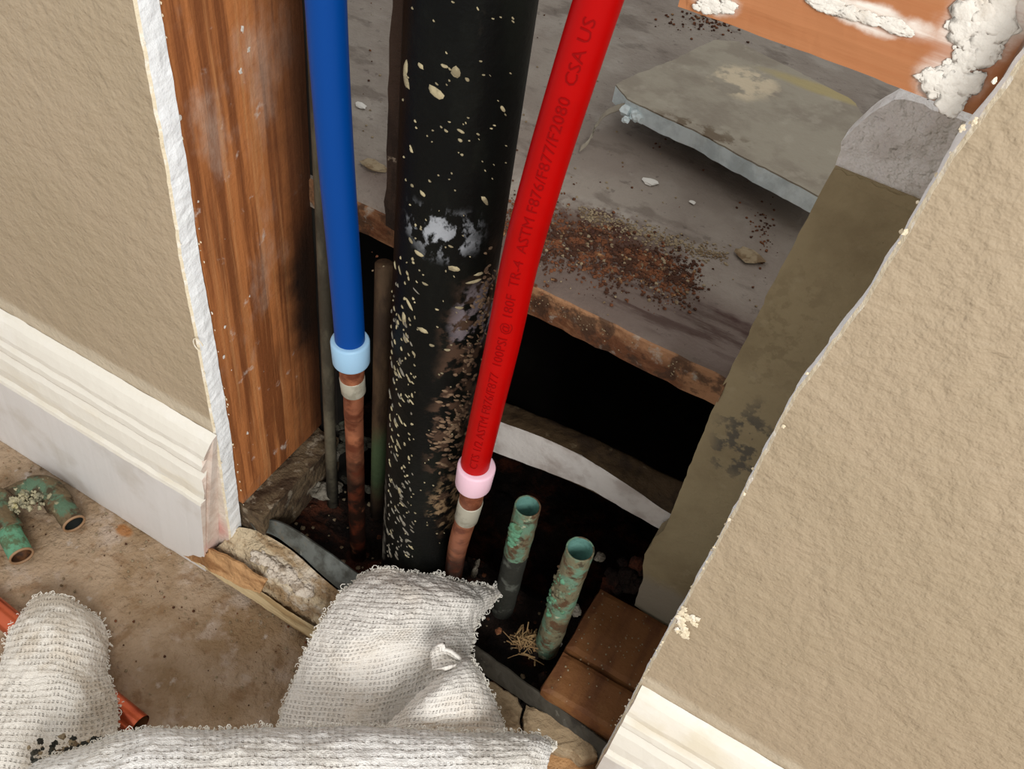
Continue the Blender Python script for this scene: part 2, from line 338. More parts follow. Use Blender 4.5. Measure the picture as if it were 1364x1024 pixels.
terry = dict(rough=.95, spec=.1, sss=0)
towel_a = mat('white_terry_a', (240, 235, 227), layers=[('n', (228, 218, 204), 20, .48, .64, .6), ('n', (90, 80, 70), 330, .76, .79, .7)], uv=False, cloth=(.0036, .0026, .16), **terry)
towel_b = mat('white_terry_b', (246, 244, 240), layers=[('n', (226, 220, 208), 20, .48, .64, .5)], cloth=(.0052, .0034, .18), **terry)
towel_c = mat('white_terry_c', (240, 234, 224), layers=[('n', (214, 200, 180), 26, .48, .62, .6)], cloth=(.0050, .0032, .32), **terry)
loop_m = mat('white_yarn', (236, 232, 222), .95)

# ------------------------------------------------------------------ setting: walls, floor, dark space behind
def wobble_edge(pts, step, amp, sc_, seed):
    out = []
    for a, b in zip(pts, pts[1:]):
        a = Vector(a); b = Vector(b); n = max(1, int((b - a).length / step))
        for i in range(n):
            p = a.lerp(b, i / n); d = (b - a).normalized(); nn = Vector((-d.y, d.x))
            out.append(p + nn * (amp * fractal((p.x, p.y, 0), sc_, seed)))
    out.append(Vector(pts[-1])); return out
def drywall(name, cut, far, thick, mats, seed, kind='structure', y0=0.0):
    """a sheet whose cut side follows the wobbling line 'cut' (x,z from bottom to top); far = x of the other side"""
    e = wobble_edge(cut, .0035, .0006, 110, seed)
    eb = wobble_edge(cut, .0035, .0007, 70, seed + 3)
    n = min(len(e), len(eb)); V = []; Fc = []; mi = []
    s = 1 if far > cut[0][0] else -1
    cols = 5
    for i in range(n):
        V += [(e[i].x + s * .0012, y0, e[i].y), (e[i].x, y0 + .0011, e[i].y), (e[i].x - s * .0006 * random.random(), y0 + thick * .5, e[i].y), (eb[i].x, y0 + thick - .0006, e[i].y), (eb[i].x + s * .001, y0 + thick, e[i].y), (far, y0 + thick, e[i].y), (far, y0, e[i].y)]
    for i in range(n - 1):
        for k in range(7):
            a, b = i * 7 + k, i * 7 + (k + 1) % 7
            f = (a, b, b + 7, a + 7); Fc.append(f if s < 0 else f[::-1]); mi.append({0: 1, 1: 2, 2: 2, 3: 1, 4: 3, 5: 3, 6: 0}[k])
    Fc.append(tuple(range(7))); mi.append(2); Fc.append(tuple((n - 1) * 7 + k for k in range(7))); mi.append(2)
    o = obj(name, V, Fc, mats, midx=mi); o['kind'] = kind; return o
wm = [tan_wall, paper_edge, gypsum, rear_paper]
drywall('wall_left', [(-.2895, .018), (-.2868, .09), (-.2842, .15), (-.2842, .25), (-.2850, .30), (-.2826, .36), (-.2832, .44), (-.283, .75)], -1.3, .0127, wm, 2)
drywall('wall_right', [(.0102, .0), (.0095, .13), (.0084, .18), (.0088, .29), (.0078, .36), (.0072, .40), (.0122, .45), (.0130, .50), (.0165, .53), (.02, .75)], 1.2, .0127, wm, 5)
# rear board of the cavity: right sheet with a torn, bare gypsum top
mb = MB(); lo = -.02
rp = [(lo, .0), (-.016, .06)] + [(-.0150, .0745), (-.017, .11)] + [(-.0425, .150), (-.0445, .161), (-.020, .163)]
q = [at(a, b, y=.1016) for a, b in ((885, 706), (930, 592), (960, 520), (1003, 432), (1040, 358), (1075, 292), (1100, 243), (1112, 222))]
low = [at(a, b, y=.1016) for a, b in ((845, 806), (856, 770), (858, 738), (872, 716))]
pts = [(v.x, v.z) for v in low] + [(v.x, v.z) for v in q]
e = wobble_edge(pts, .004, .0009, 140, 8)
poly = [(.3, low[0].z - .002), (.012, low[0].z - .006)] + [(v.x, v.y) for v in e] + [(.3, q[-1].z)]
V, Fc = prism(poly, .1016, .1143); o = obj('wall_back', V, Fc, rear_paper); o['kind'] = 'structure'
tp = [at(a, b, y=.1016) for a, b in ((1112, 222), (1120, 192), (1150, 160), (1190, 135), (1230, 140), (1275, 160))]
tp = wobble_edge([(v.x, v.z) for v in tp], .003, .0016, 120, 12)
poly = [(v.x, v.y) for v in tp] + [(.3, tp[-1].y), (.3, q[-1].z)]
V, Fc = prism(poly, .1030, .1143); o2 = obj('torn_gypsum_top', V, Fc, white_torn, o)
# ragged lip of paper left under the torn gypsum
l1 = at(1112, 226, y=.1012); V = []; Fc = []
for i in range(30):
    x = l1.x + (.05) * i / 29; d = .0022 * fractal((x, 0, 0), 170, 4)
    V += [(x, .1012, l1.z + d + .002 * i / 29), (x, .1012, l1.z - .004), (x, .1032, l1.z + d)]
for i in range(29): a = i * 3; Fc += [(a, a + 3, a + 4, a + 1), (a, a + 2, a + 5, a + 3)]
obj('paper_lip', V, Fc, rear_paper, o)
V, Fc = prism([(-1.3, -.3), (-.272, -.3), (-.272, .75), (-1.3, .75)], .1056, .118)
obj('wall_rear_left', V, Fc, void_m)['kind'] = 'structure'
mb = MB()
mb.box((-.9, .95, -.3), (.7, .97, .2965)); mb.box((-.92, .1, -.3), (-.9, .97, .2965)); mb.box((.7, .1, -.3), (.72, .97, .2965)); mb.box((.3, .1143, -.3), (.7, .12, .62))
mb.build('void_enclosure', void_m)['kind'] = 'structure'  # unseen enclosure added to keep the space under the shelf board dark

# floor: rough slab, its far edge under the sill
def floor_z(x, y): return .0012 * fractal((x, y, 0), 26, 3) + .0006 * fractal((x, y, 0), 120, 4)
NX, NY = 220, 90; V = []; Fc = []
for j in range(NY + 1):
    for i in range(NX + 1):
        x = -1.3 + 1.9 * i / NX; y = -.55 + .565 * j / NY; V.append((x, y, floor_z(x, y) - .001))
k = NX + 1
for j in range(NY):
    for i in range(NX): Fc.append((j * k + i, j * k + i + 1, (j + 1) * k + i + 1, (j + 1) * k + i))
b = len(V); V += [(-1.3, -.55, -.05), (.6, -.55, -.05), (.6, .015, -.05), (-1.3, .015, -.05)]; Fc.append((b, b + 3, b + 2, b + 1))
Fc += [tuple([b + 2, b + 3] + [NY * k + i for i in range(NX + 1)])]
fl = obj('floor', V, Fc, concrete, smooth=True); fl['kind'] = 'structure'
mb = MB()
for i in range(700):
    x = random.uniform(-.62, -.14); y = random.uniform(-.22, -.012) if i % 3 else random.uniform(-.05, -.012); r = random.choice((.0004, .0005, .0007, .0011))
    mb.lump((x, y, floor_z(x, y)), r, .4, i, 1, mi=random.choice((0, 0, 1)), sq=(1, 1, .6))
g = mb.build('grit', [crumbs_pale, crumbs_m], fl); g['kind'] = 'stuff'

# baseboards: a moulded top over a flat face
prof = [(-.0002, 0), (-.0150, 0), (-.0152, .003), (-.0152, .0965), (-.0145, .0995), (-.0118, .1003), (-.0108, .1018), (-.0132, .1040), (-.0128, .112), (-.0108, .122), (-.0080, .1275),
        (-.0056, .1288), (-.0100, .1302), (-.0110, .1335), (-.0104, .138), (-.0084, .1415), (-.0064, .1430), (-.0096, .1446), (-.0094, .149), (-.0072, .156), (-.0054, .1605), (-.0030, .1640), (-.0002, .1655)]
def baseboard(name, xa, xb, ends, seed):
    n = int(abs(xb - xa) / .004); V = []; Fc = []; mi = []; K = len(prof)
    for i in range(n + 1):
        t = i / n
        for j, (y, z) in enumerate(prof):
            x0 = xa + ends(z) if xa > xb else xa + ends(z)
            x = x0 + (xb - x0) * t
            w_ = .0004 * fractal((x, y, z), 60, seed)
            V.append((x, y + w_, z + w_))
    for i in range(n):
        for j in range(K):
            a, b = i * K + j, i * K + (j + 1) % K
            f = (a, a + K, b + K, b); Fc.append(f if xb < xa else f[::-1]); mi.append(1 if j <= 2 else 0)
    Fc.append(tuple(range(K))); mi.append(2); Fc.append(tuple(n * K + j for j in range(K))[::-1]); mi.append(0)
    o = obj(name, V, Fc, [trim_white, trim_flat, trim_end], smooth=False, midx=mi); o['kind'] = 'structure'; return o
trim_end = mat('dusty_trim_end', (224, 210, 198), .8, [('n', (200, 176, 160), 60, .45, .6, .6), ('s', (196, 90, 90), (-.307, -.01, .03), (.01, .02, .03), .8, .6, .6, 60)], [(150, .001)])
def end_l(z):     # the broken left end: flat face stops at -.32, the moulding runs on towards the cut edge of the wall
    if z < .10: return -.3045 + z * .12
    if z < .128: return -.2905 + .0015 * math.sin(z * 300)
    if z < .142: return -.2905 + .002 * fractal((z, 0, 0), 300, 2)
    return -.2885 + (z - .142) * .26
baseboard('baseboard_left', 0.0, -1.3, end_l, 3)
baseboard('baseboard_right', 0.0, 1.2, lambda z: .0105 + .0006 * fractal((z, 0, 0), 200, 5), 6)

# ------------------------------------------------------------------ framing
t = thing('wall_stud', (-.305, .058, .069), 'orange-brown wall stud with plaster smears and a charred back edge', 'stud')
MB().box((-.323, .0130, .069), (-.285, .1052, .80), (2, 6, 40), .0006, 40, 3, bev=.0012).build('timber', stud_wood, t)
mb = MB()
for i in range(34):
    y = .013 + .05 * random.random() ** 1.3; z = random.uniform(.08, .46); mb.lump((-.2852, y, z), random.uniform(.0003, .0012), .9, i, 2, sq=(.2, 1, 1.5))
g = mb.build('plaster_specks', plaster, t); g['kind'] = 'stuff'
blk = thing('blocking_board', (-.03, .03, .505), 'orange wooden blocking board crossing the top of the opening, white plaster on it', 'board')
MB().box((-.074, .0131, .505), (.0162, .0505, .60), (24, 6, 12), .0006, 40, 6, bev=.001).build('timber', blocking_wood, blk)
mb = MB()
for i in range(46):       # plaster ridge along the face and by the wall edge
    u = random.random(); p = at(1085 + 120 * u + random.gauss(0, 4), 2 + 38 * u ** 1.1 + random.gauss(0, 3), y=.0125); mb.lump(p, random.uniform(.0010, .0024), .5, i, 3, sq=(1.5, .14, .6))
for i in range(24):
    p = at(935 + random.gauss(12, 14), 2 + random.gauss(4, 5), y=.0125); mb.lump(p, random.uniform(.0006, .002), .5, i + 90, 3, sq=(1.3, .14, .8))
for i in range(80):
    u = random.random(); cx = 1262 + 60 * (1 - u) ** 1.2; cy = 130 - 118 * (1 - u)
    p = at(cx + random.gauss(0, 14), cy + random.gauss(0, 12), y=.0128); mb.lump(p, random.choice((.0005, .001, .0022, .0036)), .6, i + 200, 3, sq=(1, .12, 1))
g = mb.build('plaster_residue', plaster, blk, True); g['kind'] = 'stuff'
sl = thing('sole_plate', (-.32, .06, .03), 'dirty grey-brown sole plate end under the left stud', 'plate')
MB().box((-.50, .0135, .028), (-.268, .1000, .0688), (60, 26, 8), .0016, 90, 4).build('timber', rot_wood, sl)
sr = thing('sole_plate', (-.02, .06, .03), 'dark reddish-brown sole plate piece in the lower right corner of the opening', 'plate')
MB().box((-.0425, .0120, .030), (.30, .0440, .0690), (60, 8, 6), .0008, 50, 9, bev=.001).build('front_piece', sole_wood, sr)
MB().box((-.0425, .0452, .030), (.30, .1000, .0695), (60, 12, 6), .0008, 50, 10, bev=.001).build('rear_piece', sole_wood, sr)
mb = MB()
for i in range(90):
    x = random.uniform(-.04, .012); y = random.uniform(.014, .098); mb.lump((x, y, .0697), random.uniform(.0003, .0008), .4, i, 1, sq=(1, 1, .6))
g = mb.build('grit', crumbs_pale, sr); g['kind'] = 'stuff'

# ------------------------------------------------------------------ board behind the cavity, white-edged board, scrap sheet
sh = thing('shelf_board', (-.1, .5, .277), 'wide grey board with a rust-stained front edge, level behind the cavity', 'board')
def shelf():
    xs_ = sorted([-.88 + 1.56 * i / 218 for i in range(219)] + [-.0212, -.0205]); NXs = 220; V = []; Fc = []; mi = []; ys = [.1022 + .0 * k for k in (0,)] + [.1034, .106, .112] + [.112 + .048 * k for k in range(1, 18)]
    K = len(ys) + 3
    for i in range(NXs + 1):
        x = xs_[i]; fr = .0009 * fractal((x, 0, 0), 90, 3) + (.0140 if x > -.0208 else 0)
        V.append((x, ys[-1], .277)); V.append((x, .1026 + fr, .277 + .001 * fractal((x, 1, 0), 120, 5))); V.append((x, .1016 + fr * 1.6, .287 + .001 * fractal((x, 3, 0), 90, 5)))
        for j, y in enumerate(ys): V.append((x, y + (fr if j < 2 else 0), .298 - (.0014 if j == 0 else 0) - (.0006 if j == 1 else 0)))
    for i in range(NXs):
        for j in range(K):
            a, b = i * K + j, i * K + (j + 1) % K; Fc.append((a, a + K, b + K, b)); mi.append(1 if j in (1, 2, 3) else 0)
    Fc.append(tuple(range(K))); Fc.append(tuple(NXs * K + j for j in range(K))[::-1]); mi += [0, 0]
    return V, Fc, mi
V, Fc, mi = shelf(); obj('panel', V, Fc, [shelf_top, shelf_edge], sh, midx=mi)
mb = MB()
def crumb_at(px, py, r, i, mi=0):
    p = at(px, py, z=.298); mb.lump((p.x, p.y, .298 + r * .4), r, .5, i, 1, mi=mi, sq=(1, 1, .6))
for i in range(4600):    # rusty crumbs lying in a ragged band
    u = random.random(); px = 680 + 240 * u + random.gauss(0, 12); py = 300 + 75 * u + random.gauss(0, 22 - 10 * u) * (.6 + .8 * abs(math.sin(9 * u)))
    crumb_at(px, py, random.choice((.0003, .0004, .0005, .0008, .0012)), i, 0 if random.random() < .94 else 1)
for i in range(900):
    u = random.random(); crumb_at(770 + 200 * u, 283 + 62 * u + random.gauss(0, 7), random.choice((.0002, .0004, .0006, .0009)), i + 3000, 1)
for i in range(260):
    crumb_at(random.uniform(480, 1060), random.uniform(0, 420), random.choice((.0004, .0006, .0009)), i + 4000, random.choice((0, 1)))
for i in range(170):
    crumb_at(random.gauss(945, 26), random.gauss(28, 10), random.choice((.0004, .0008, .0013)), i + 5000, 0)
for i in range(80):
    u = random.random(); p = at(705 + 235 * u + random.gauss(0, 4), 396 + 112 * u + random.gauss(0, 5), y=.1016); mb.lump(p, random.choice((.0003, .0005)), .6, i + 6000, 1, mi=1, sq=(1, .5, 1))
for i in range(60):
    crumb_at(random.gauss(1015, 8), random.gauss(310, 22), random.choice((.0005, .0009)), i + 7000, 0)
g = mb.build('crumbs', [crumbs_m, crumbs_pale], None); tag(g, 'rust-brown crumbs and pale grit strewn over the grey board', 'debris', kind='stuff')
for (px, py, r, lab) in ((866, 243, .0042, 'larger white paint chip lying in the middle of the grey board'), (922, 270, .0019, 'small white paint chip right of the larger chip'),
                         (998, 343, .0072, 'flat cream flake near the right edge of the grey board'), (497, 222, .0062, 'whitish flake between the blue tube and black pipe'), (481, 142, .0034, 'tiny pale flake high behind the blue tube')):
    p = at(px, py, z=.2985); mb = MB(); mb.lump((p.x, p.y, .2985 + r * .15), r, .6, px, 2, sq=(1.2, .8, .22), fr=1.1)
    tag(mb.build('paint_chip', chip_m if r < .005 else crumbs_pale, None), lab, 'paint chip')

wb = thing('edged_board', (-.1, .12, .150), 'dark brown board with a white front edge below the grey shelf board', 'board')
ft = [at(a, b, y=.1160) for a, b in ((640, 556), (670, 563), (740, 590), (800, 622), (888, 681), (930, 705))]
fb = [at(a, b, y=.1172) for a, b in ((640, 590), (655, 600), (720, 625), (790, 655), (881, 706), (925, 730))]
bk = [at(a, b, y=yy) for a, b, yy in ((632, 520, .138), (665, 533, .137), (740, 562, .136), (800, 588, .135), (905, 640, .134), (950, 660, .134))]
rows = [fb, [a.lerp(b, .5) for a, b in zip(ft, fb)], ft]
V, Fc, U, E = patch(rows, 60, 6, 0, lambda p, u, v: .0006 * fractal(p, 90, 3)); obj('front_edge', V, Fc, strip_white, wb, True)
rows = [ft, [a.lerp(b, .5) + Vector((0, 0, .001)) for a, b in zip(ft, bk)], bk, [b + Vector((0, .002, -.012)) for b in bk]]
V, Fc, U, E = patch(rows, 60, 16, 0, lambda p, u, v: .0012 * fractal(p, 60, 5)); obj('top_face', V, Fc, strip_brown, wb, True)
V, Fc, U, E = patch([fb, [b + Vector((0, .002, -.012)) for b in bk]], 30, 3); obj('underside', V, Fc, strip_brown, wb)

scr = thing('drywall_scrap', (-.09, .33, .298), 'broken grey drywall piece with a pale blue-white cut edge on the shelf board', 'drywall scrap')
def sz(y): return .329                             # lies nearly level, propped on the rubble at its right
sp = [at(a, b, z=.326) for a, b in ((820, 108), (842, 97), (900, 73), (955, 46), (985, 50), (1060, 90), (1135, 133), (1165, 175), (1150, 230), (1120, 283), (1088, 266), (1010, 222), (930, 176), (870, 146), (853, 137), (836, 128))]
tilt = lambda p: Vector((p.x, p.y, .326 + (p.x + .09) * .03 - (p.y - .3) * .02))
ring = []
for a, b in zip(sp, sp[1:] + sp[:1]):
    n = max(1, int((b - a).length / .004))
    for i in range(n): p = a.lerp(b, i / n); p = p + Vector((fractal(p, 130, 1), fractal(p, 130, 2), 0)) * .0012; ring.append(tilt(p))
n = len(ring); V = ring + [p - Vector((0, 0, .0010)) for p in ring] + [p - Vector((0, 0, .0122)) + Vector((fractal(p, 90, 7), fractal(p, 90, 8), 0)) * .0015 for p in ring]
Fc = [tuple(range(n))[::-1]] + [(i, (i + 1) % n, (i + 1) % n + n, i + n) for i in range(n)] + [(i + n, (i + 1) % n + n, (i + 1) % n + 2 * n, i + 2 * n) for i in range(n)] + [tuple(range(2 * n, 3 * n))]
obj('sheet', V, Fc, [scrap_top, scrap_core], scr, midx=[0] + [0] * n + [1] * n + [0])
mb = MB()
p0 = [at(a, b, z=zz) for a, b, zz in ((838, 138, .320), (822, 142, .316), (806, 150, .312), (795, 165, .305), (786, 186, .302), (774, 196, .300))]
V, Fc, U, E = patch([[p + Vector((0, 0, .0015)) for p in p0], [p + Vector((.001, -.0045, -.001)) for p in p0]], 20, 3, .0007); obj('torn_paper_tail', V, Fc, scrap_top, scr, True)
mb = MB(); c0 = at(840, 150, z=.318)
for i in range(9): mb.lump(c0 + Vector((random.gauss(0, .004), random.gauss(.003, .003), random.gauss(-.002, .002))), random.uniform(.0015, .0045), .7, i, 2)
mb.build('broken_corner', scrap_core, scr)
mb = MB()
for i in range(5): mb.lump((-.02 + .012 * i, .34 + random.gauss(0, .01), .305), .0085, .3, i + 30, 2)
mb.build('rubble_prop', chunk_m, None); tag(bpy.data.objects['rubble_prop'], 'mortar rubble under the right end of the drywall scrap', 'rubble', kind='stuff')

# ------------------------------------------------------------------ dirt in the bottom of the cavity and the void
V = []; Fc = []; NX, NY = 150, 130
def dirt_z(x, y):
    z = .018 + .010 * fractal((x, y, 0), 18, 3) + .003 * fractal((x, y, 0), 90, 6)
    if y > .095: z -= min(.09, (y - .095) * 1.6)
    return z
for j in range(NY + 1):
    for i in range(NX + 1):
        x = -.34 + .40 * i / NX; y = .016 + (.30 * (j / NY)); V.append((x, y, dirt_z(x, y)))
k = NX + 1
for j in range(NY):
    for i in range(NX): Fc.append((j * k + i, j * k + i + 1, (j + 1) * k + i + 1, (j + 1) * k + i))
tag(obj('dirt_bed', V, Fc, dirt, smooth=True), 'black and reddish-brown dirt covering the bottom of the opening', 'dirt', kind='stuff')
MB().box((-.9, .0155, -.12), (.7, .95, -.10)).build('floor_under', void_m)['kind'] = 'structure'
mb = MB()
for i in range(420):
    x = random.uniform(-.28, -.045); y = random.uniform(.022, .10); mb.lump((x, y, dirt_z(x, y)), random.choice((.0006, .0009, .0014, .0022)), .5, i, 1, mi=random.choice((0, 0, 0, 1, 2)), sq=(1, 1, .7))
tag(mb.build('loose_grit', [dirt, crumbs_m, crumbs_pale], None), 'small grit and crumbs scattered over the dark dirt', 'grit', kind='stuff')
def chunk(name, spots, r, mt, lab, cat, seed, sq=(1, 1, .6)):
    m_ = MB()
    for i, (px, py, z, k_) in enumerate(spots): m_.lump(at(px, py, z=z), r * k_, .55, seed + i, 3, sq=sq, fr=1.3)
    return tag(m_.build(name, mt, None), lab, cat)
chunk('mortar_chunk', ((430, 655, .040, 1), (447, 648, .041, .6)), .0085, chunk_m, 'grey angular mortar chunk on the dirt below the blue tube', 'rubble', 3, (1.1, .8, .6))
chunk('mortar_chunk', ((475, 648, .040, .5), (492, 652, .038, .5), (462, 640, .04, .4)), .0085, chunk_dark, 'long thin dark rubble piece beside the grey mortar chunk', 'rubble', 8, (1.4, .7, .5))
chunk('rubble_lump', ((448, 566, .075, .8), (462, 580, .065, .8), (478, 592, .058, .9), (455, 596, .06, .6), (490, 590, .05, .6)), .0075, chunk_dark, 'green-grey damp rubble at the foot of the blue tube fitting', 'rubble', 12)
chunk('plaster_flake', ((447, 608, .055, 1),), .005, chunk_m, 'small upright pale flake in front of the damp rubble', 'rubble', 21, (.5, .6, 1.3))
chunk('stone_chip', ((800, 742, .10, .8),), .0042, chunk_m, 'little whitish stone behind the longer copper stub', 'stone', 23)
chunk('stone_chip', ((766, 812, .075, 1.1),), .0042, chunk_m, 'whitish stone between the longer copper stub and the wooden plate', 'stone', 27)
chunk('stone_chip', ((742, 857, .05, 1),), .0028, chip_m, 'tiny white stone right of the twig nest', 'stone', 24)
chunk('stone_chip', ((664, 840, .05, 1),), .0026, crumbs_m, 'tiny orange stone left of the twig nest', 'stone', 25)
chunk('wood_splinter', ((632, 762, .045, 1), (636, 750, .05, .7)), .0045, chunk_m, 'pale splinter standing behind the cloth tip', 'splinter', 31, (.5, .6, 1.6))
mb = MB()
for i in range(26):
    c = at(570 + random.gauss(8, 12), 745 + random.gauss(2, 12), z=.035); mb.lump(c, random.uniform(.002, .006), .6, i + 40, 2, sq=(1, 1, .5))
for i in range(24):
    c = at(840 + random.gauss(-10, 14), 775 + random.gauss(-5, 12), y=.108); mb.lump((c.x, c.y, c.z), random.uniform(.002, .006), .6, i + 70, 2)
tag(mb.build('dark_rubble', dirt, None), 'dark lumps heaped around the pipe feet', 'rubble', kind='stuff')
mb = MB(); nc = at(700, 856, z=.045)
for i in range(110):
    a = random.uniform(0, PI); r = random.uniform(.003, .010); c = nc + Vector((random.gauss(0, .0042), random.gauss(0, .0036), random.uniform(-.004, .004)))
    d = Vector((math.cos(a), math.sin(a), random.gauss(0, .3))) * r * .6; mb.tube([c - d, c + Vector((0, 0, .0006)), c + d], random.uniform(.00025, .0006), 5)
tag(mb.build('twig_nest', twig_m, None), 'small nest of dry twigs and shavings in the dirt before the stubs', 'twigs', kind='stuff')

# ------------------------------------------------------------------ pipes
bc = Vector((-.1655, .058, 0)); BR = .0258
bp = thing('drain_pipe', (bc.x, bc.y, .02), 'thick black vertical drain pipe spattered with joint compound', 'pipe')
mb = MB(); path = [(bc.x, bc.y, z) for z in [.0 + .02 * i for i in range(41)]]; mb.tube(path, BR, 64); mb.build('barrel', black_pipe, bp, True)
mb = MB()
def on_pipe(az, z, r=BR): return Vector((bc.x + r * math.sin(az), bc.y - r * math.cos(az), z))
def blob(az, z, w_, h_, seed, th=.0005, mi=0):
    n = 9; c = []
    lean = random.gauss(-.6, .35)
    for k_ in range(n):
        a = 2 * PI * k_ / n; q_ = 1 + .35 * nz((math.cos(a), math.sin(a), seed), 1.3, seed)
        du = math.cos(a) * w_ * q_; dv = math.sin(a) * h_ * q_
        c.append((az + (du + dv * lean) / BR, z + dv))
    V_ = [on_pipe(a, zz, BR - .0001) for a, zz in c] + [on_pipe(az + (a - az) * .6, z + (zz - z) * .6, BR + th) for a, zz in c] + [on_pipe(az, z, BR + th * 1.15)]
    F_ = [(k_, (k_ + 1) % n, (k_ + 1) % n + n, k_ + n) for k_ in range(n)] + [(k_ + n, (k_ + 1) % n + n, 2 * n) for k_ in range(n)]
    mb.add(V_, F_, mi)
# visible azimuths run from about -1.0 (left rim) to 2.0 (right rim); 0 faces the room
def pix_az(px, py):
    v = RM.transposed() @ Vector(((px - 682) / F, (py - 512) / F, 1)); o_ = CAM - bc
    a = v.x ** 2 + v.y ** 2; b_ = 2 * (o_.x * v.x + o_.y * v.y); c_ = o_.x ** 2 + o_.y ** 2 - BR ** 2; D = b_ * b_ - 4 * a * c_
    if D < 0: return None
    p = CAM + v * ((-b_ - math.sqrt(D)) / (2 * a)); return math.atan2(p.x - bc.x, -(p.y - bc.y)), p.z
def pblob(px, py, w_, h_, mi=0):
    r = pix_az(px, py)
    if r: blob(r[0], r[1], w_, h_, px + py, mi=mi)
for px, py, w_, h_ in ((581, 124, .0036, .0026), (607, 96, .0022, .0024), (561, 88, .0012, .0010), (592, 88, .0016, .0008), (541, 107, .0024, .0032), (560, 88, .0012, .001), (614, 175, .0012, .001), (613, 187, .001, .0008),
                       (548, 200, .0011, .001), (594, 174, .0007, .0007), (549, 247, .001, .0008), (563, 258, .0014, .0012), (547, 320, .0012, .0014), (558, 338, .0030, .0014), (622, 106, .0009, .0009), (670, 145, .001, .0022),
                       (605, 358, .0030, .0018), (632, 375, .0045, .0010), (612, 410, .0020, .0012), (638, 365, .0030, .0010), (563, 440, .0032, .0016), (538, 425, .0018, .0046), (545, 405, .0012, .003), (566, 378, .0016, .0008), (600, 328, .0009, .0008),
                       (540, 92, .0018, .0050), (534, 60, .0014, .004), (535, 20, .0012, .003), (646, 267, .0012, .003), (575, 460, .0015, .001), (582, 412, .001, .0006), (596, 466, .0018, .0008)):
    pblob(px, py, w_, h_)
for i in range(210):
    py = 742 - 400 * random.random() ** 1.3; t_ = random.random()
    px = 516 + 34 * t_ ** 1.5 + (1 - py / 740) * 12; s_ = .5 + .9 * random.random() ** 2
    pblob(px, py, random.uniform(.0004, .0012) * s_, random.uniform(.0008, .0028) * s_, 1 if random.random() < .25 + .6 * (py > 640) else 0)
for i in range(150):
    px = random.uniform(535, 690); py = random.uniform(0, 740); pblob(px, py, random.uniform(.0002, .0007), random.uniform(.0002, .0007))
for i in range(110):
    px = random.gauss(602, 15); py = random.gauss(585, 24); pblob(px, py, random.uniform(.0008, .0022), random.uniform(.0006, .0018), 2)
for i in range(130):
    u = random.random(); px = 655 - 45 * u + random.gauss(0, 7); py = 350 + 210 * u + random.gauss(0, 12); pblob(px, py, random.uniform(.0004, .0016), random.uniform(.0006, .0020), 2)
g = mb.build('compound_spatter', [splat, chunk_m, mat('brown_crust', (120, 98, 76), .9, [('n', (72, 52, 40), 120, .45, .6, .8)])], bp, True); g['kind'] = 'stuff'

def resample(pts, n): return [bspl(pts, i / (n - 1)) for i in range(n)]
def sup_tube(root_name, loc, label, axis, rad, mt, ring_mt, ring_rad, r_len, tail_px, tail_y):
    t = thing(root_name, loc, label, 'pipe'); return t
# blue supply tube
ba = [at(432, -60, y=.026), at(434, 0, y=.0265), at(441, 120, y=.0275), at(449, 230, y=.0285), at(458, 340, y=.0295), at(464, 420, y=.030), at(467, 468, y=.0305)]
top = ba[0] + (ba[0] - ba[1]).normalized() * .12
bt = thing('supply_tube', ba[-1] - Vector((0, 0, .12)), 'blue plastic supply tube with pale blue sleeve, on the left', 'pipe')
mb = MB(); mb.tube([top] + resample(ba, 30), .00795, 40); mb.build('tube', blue_pex, bt, True)
d = (ba[-2] - ba[-1]).normalized()
def cyl(name, a, b, r, mt, parent, n=36, bev=.0008, lab=None):
    m_ = MB(); ax = (b - a); L_ = ax.length; ax = ax.normalized(); rr = r if isinstance(r, tuple) else (r, r)
    m_.tube([a, a + ax * bev * .3, a + ax * bev, b - ax * bev, b - ax * bev * .3, b], [rr[0] - bev, rr[0] - bev * .3, rr[0], rr[1], rr[1] - bev * .3, rr[1] - bev], n)
    o_ = m_.build(name, mt, parent, True)
    if lab: o_['label'] = lab
    return o_
rb = at(468, 482, y=.0305); rt = rb + d * .0175
cyl('sleeve', rb, rt, (.0101, .0104), ring_blue, bt, lab='pale blue plastic sleeve', bev=.0014)
e1 = at(469, 503, y=.0315); e2 = at(471, 521, y=.0325); e3 = at(471, 548, y=.037); e4 = at(472, 575, y=.046)
cyl('adapter', rb + d * .002, e1, (.0070, .0068), copper_dull, bt, lab='short copper adapter')
cyl('solder_band', e1 + d * .0012, e2, (.0071, .0069), solder, bt, lab='grey solder band')
mb = MB(); mb.tube(resample([e2 + d * .001, e3, e4, Vector((e4.x, e4.y + .004, .02))], 24), [.0058] * 24, 28); mb.build('riser', copper_dull, bt, True)['label'] = 'copper riser stained red'
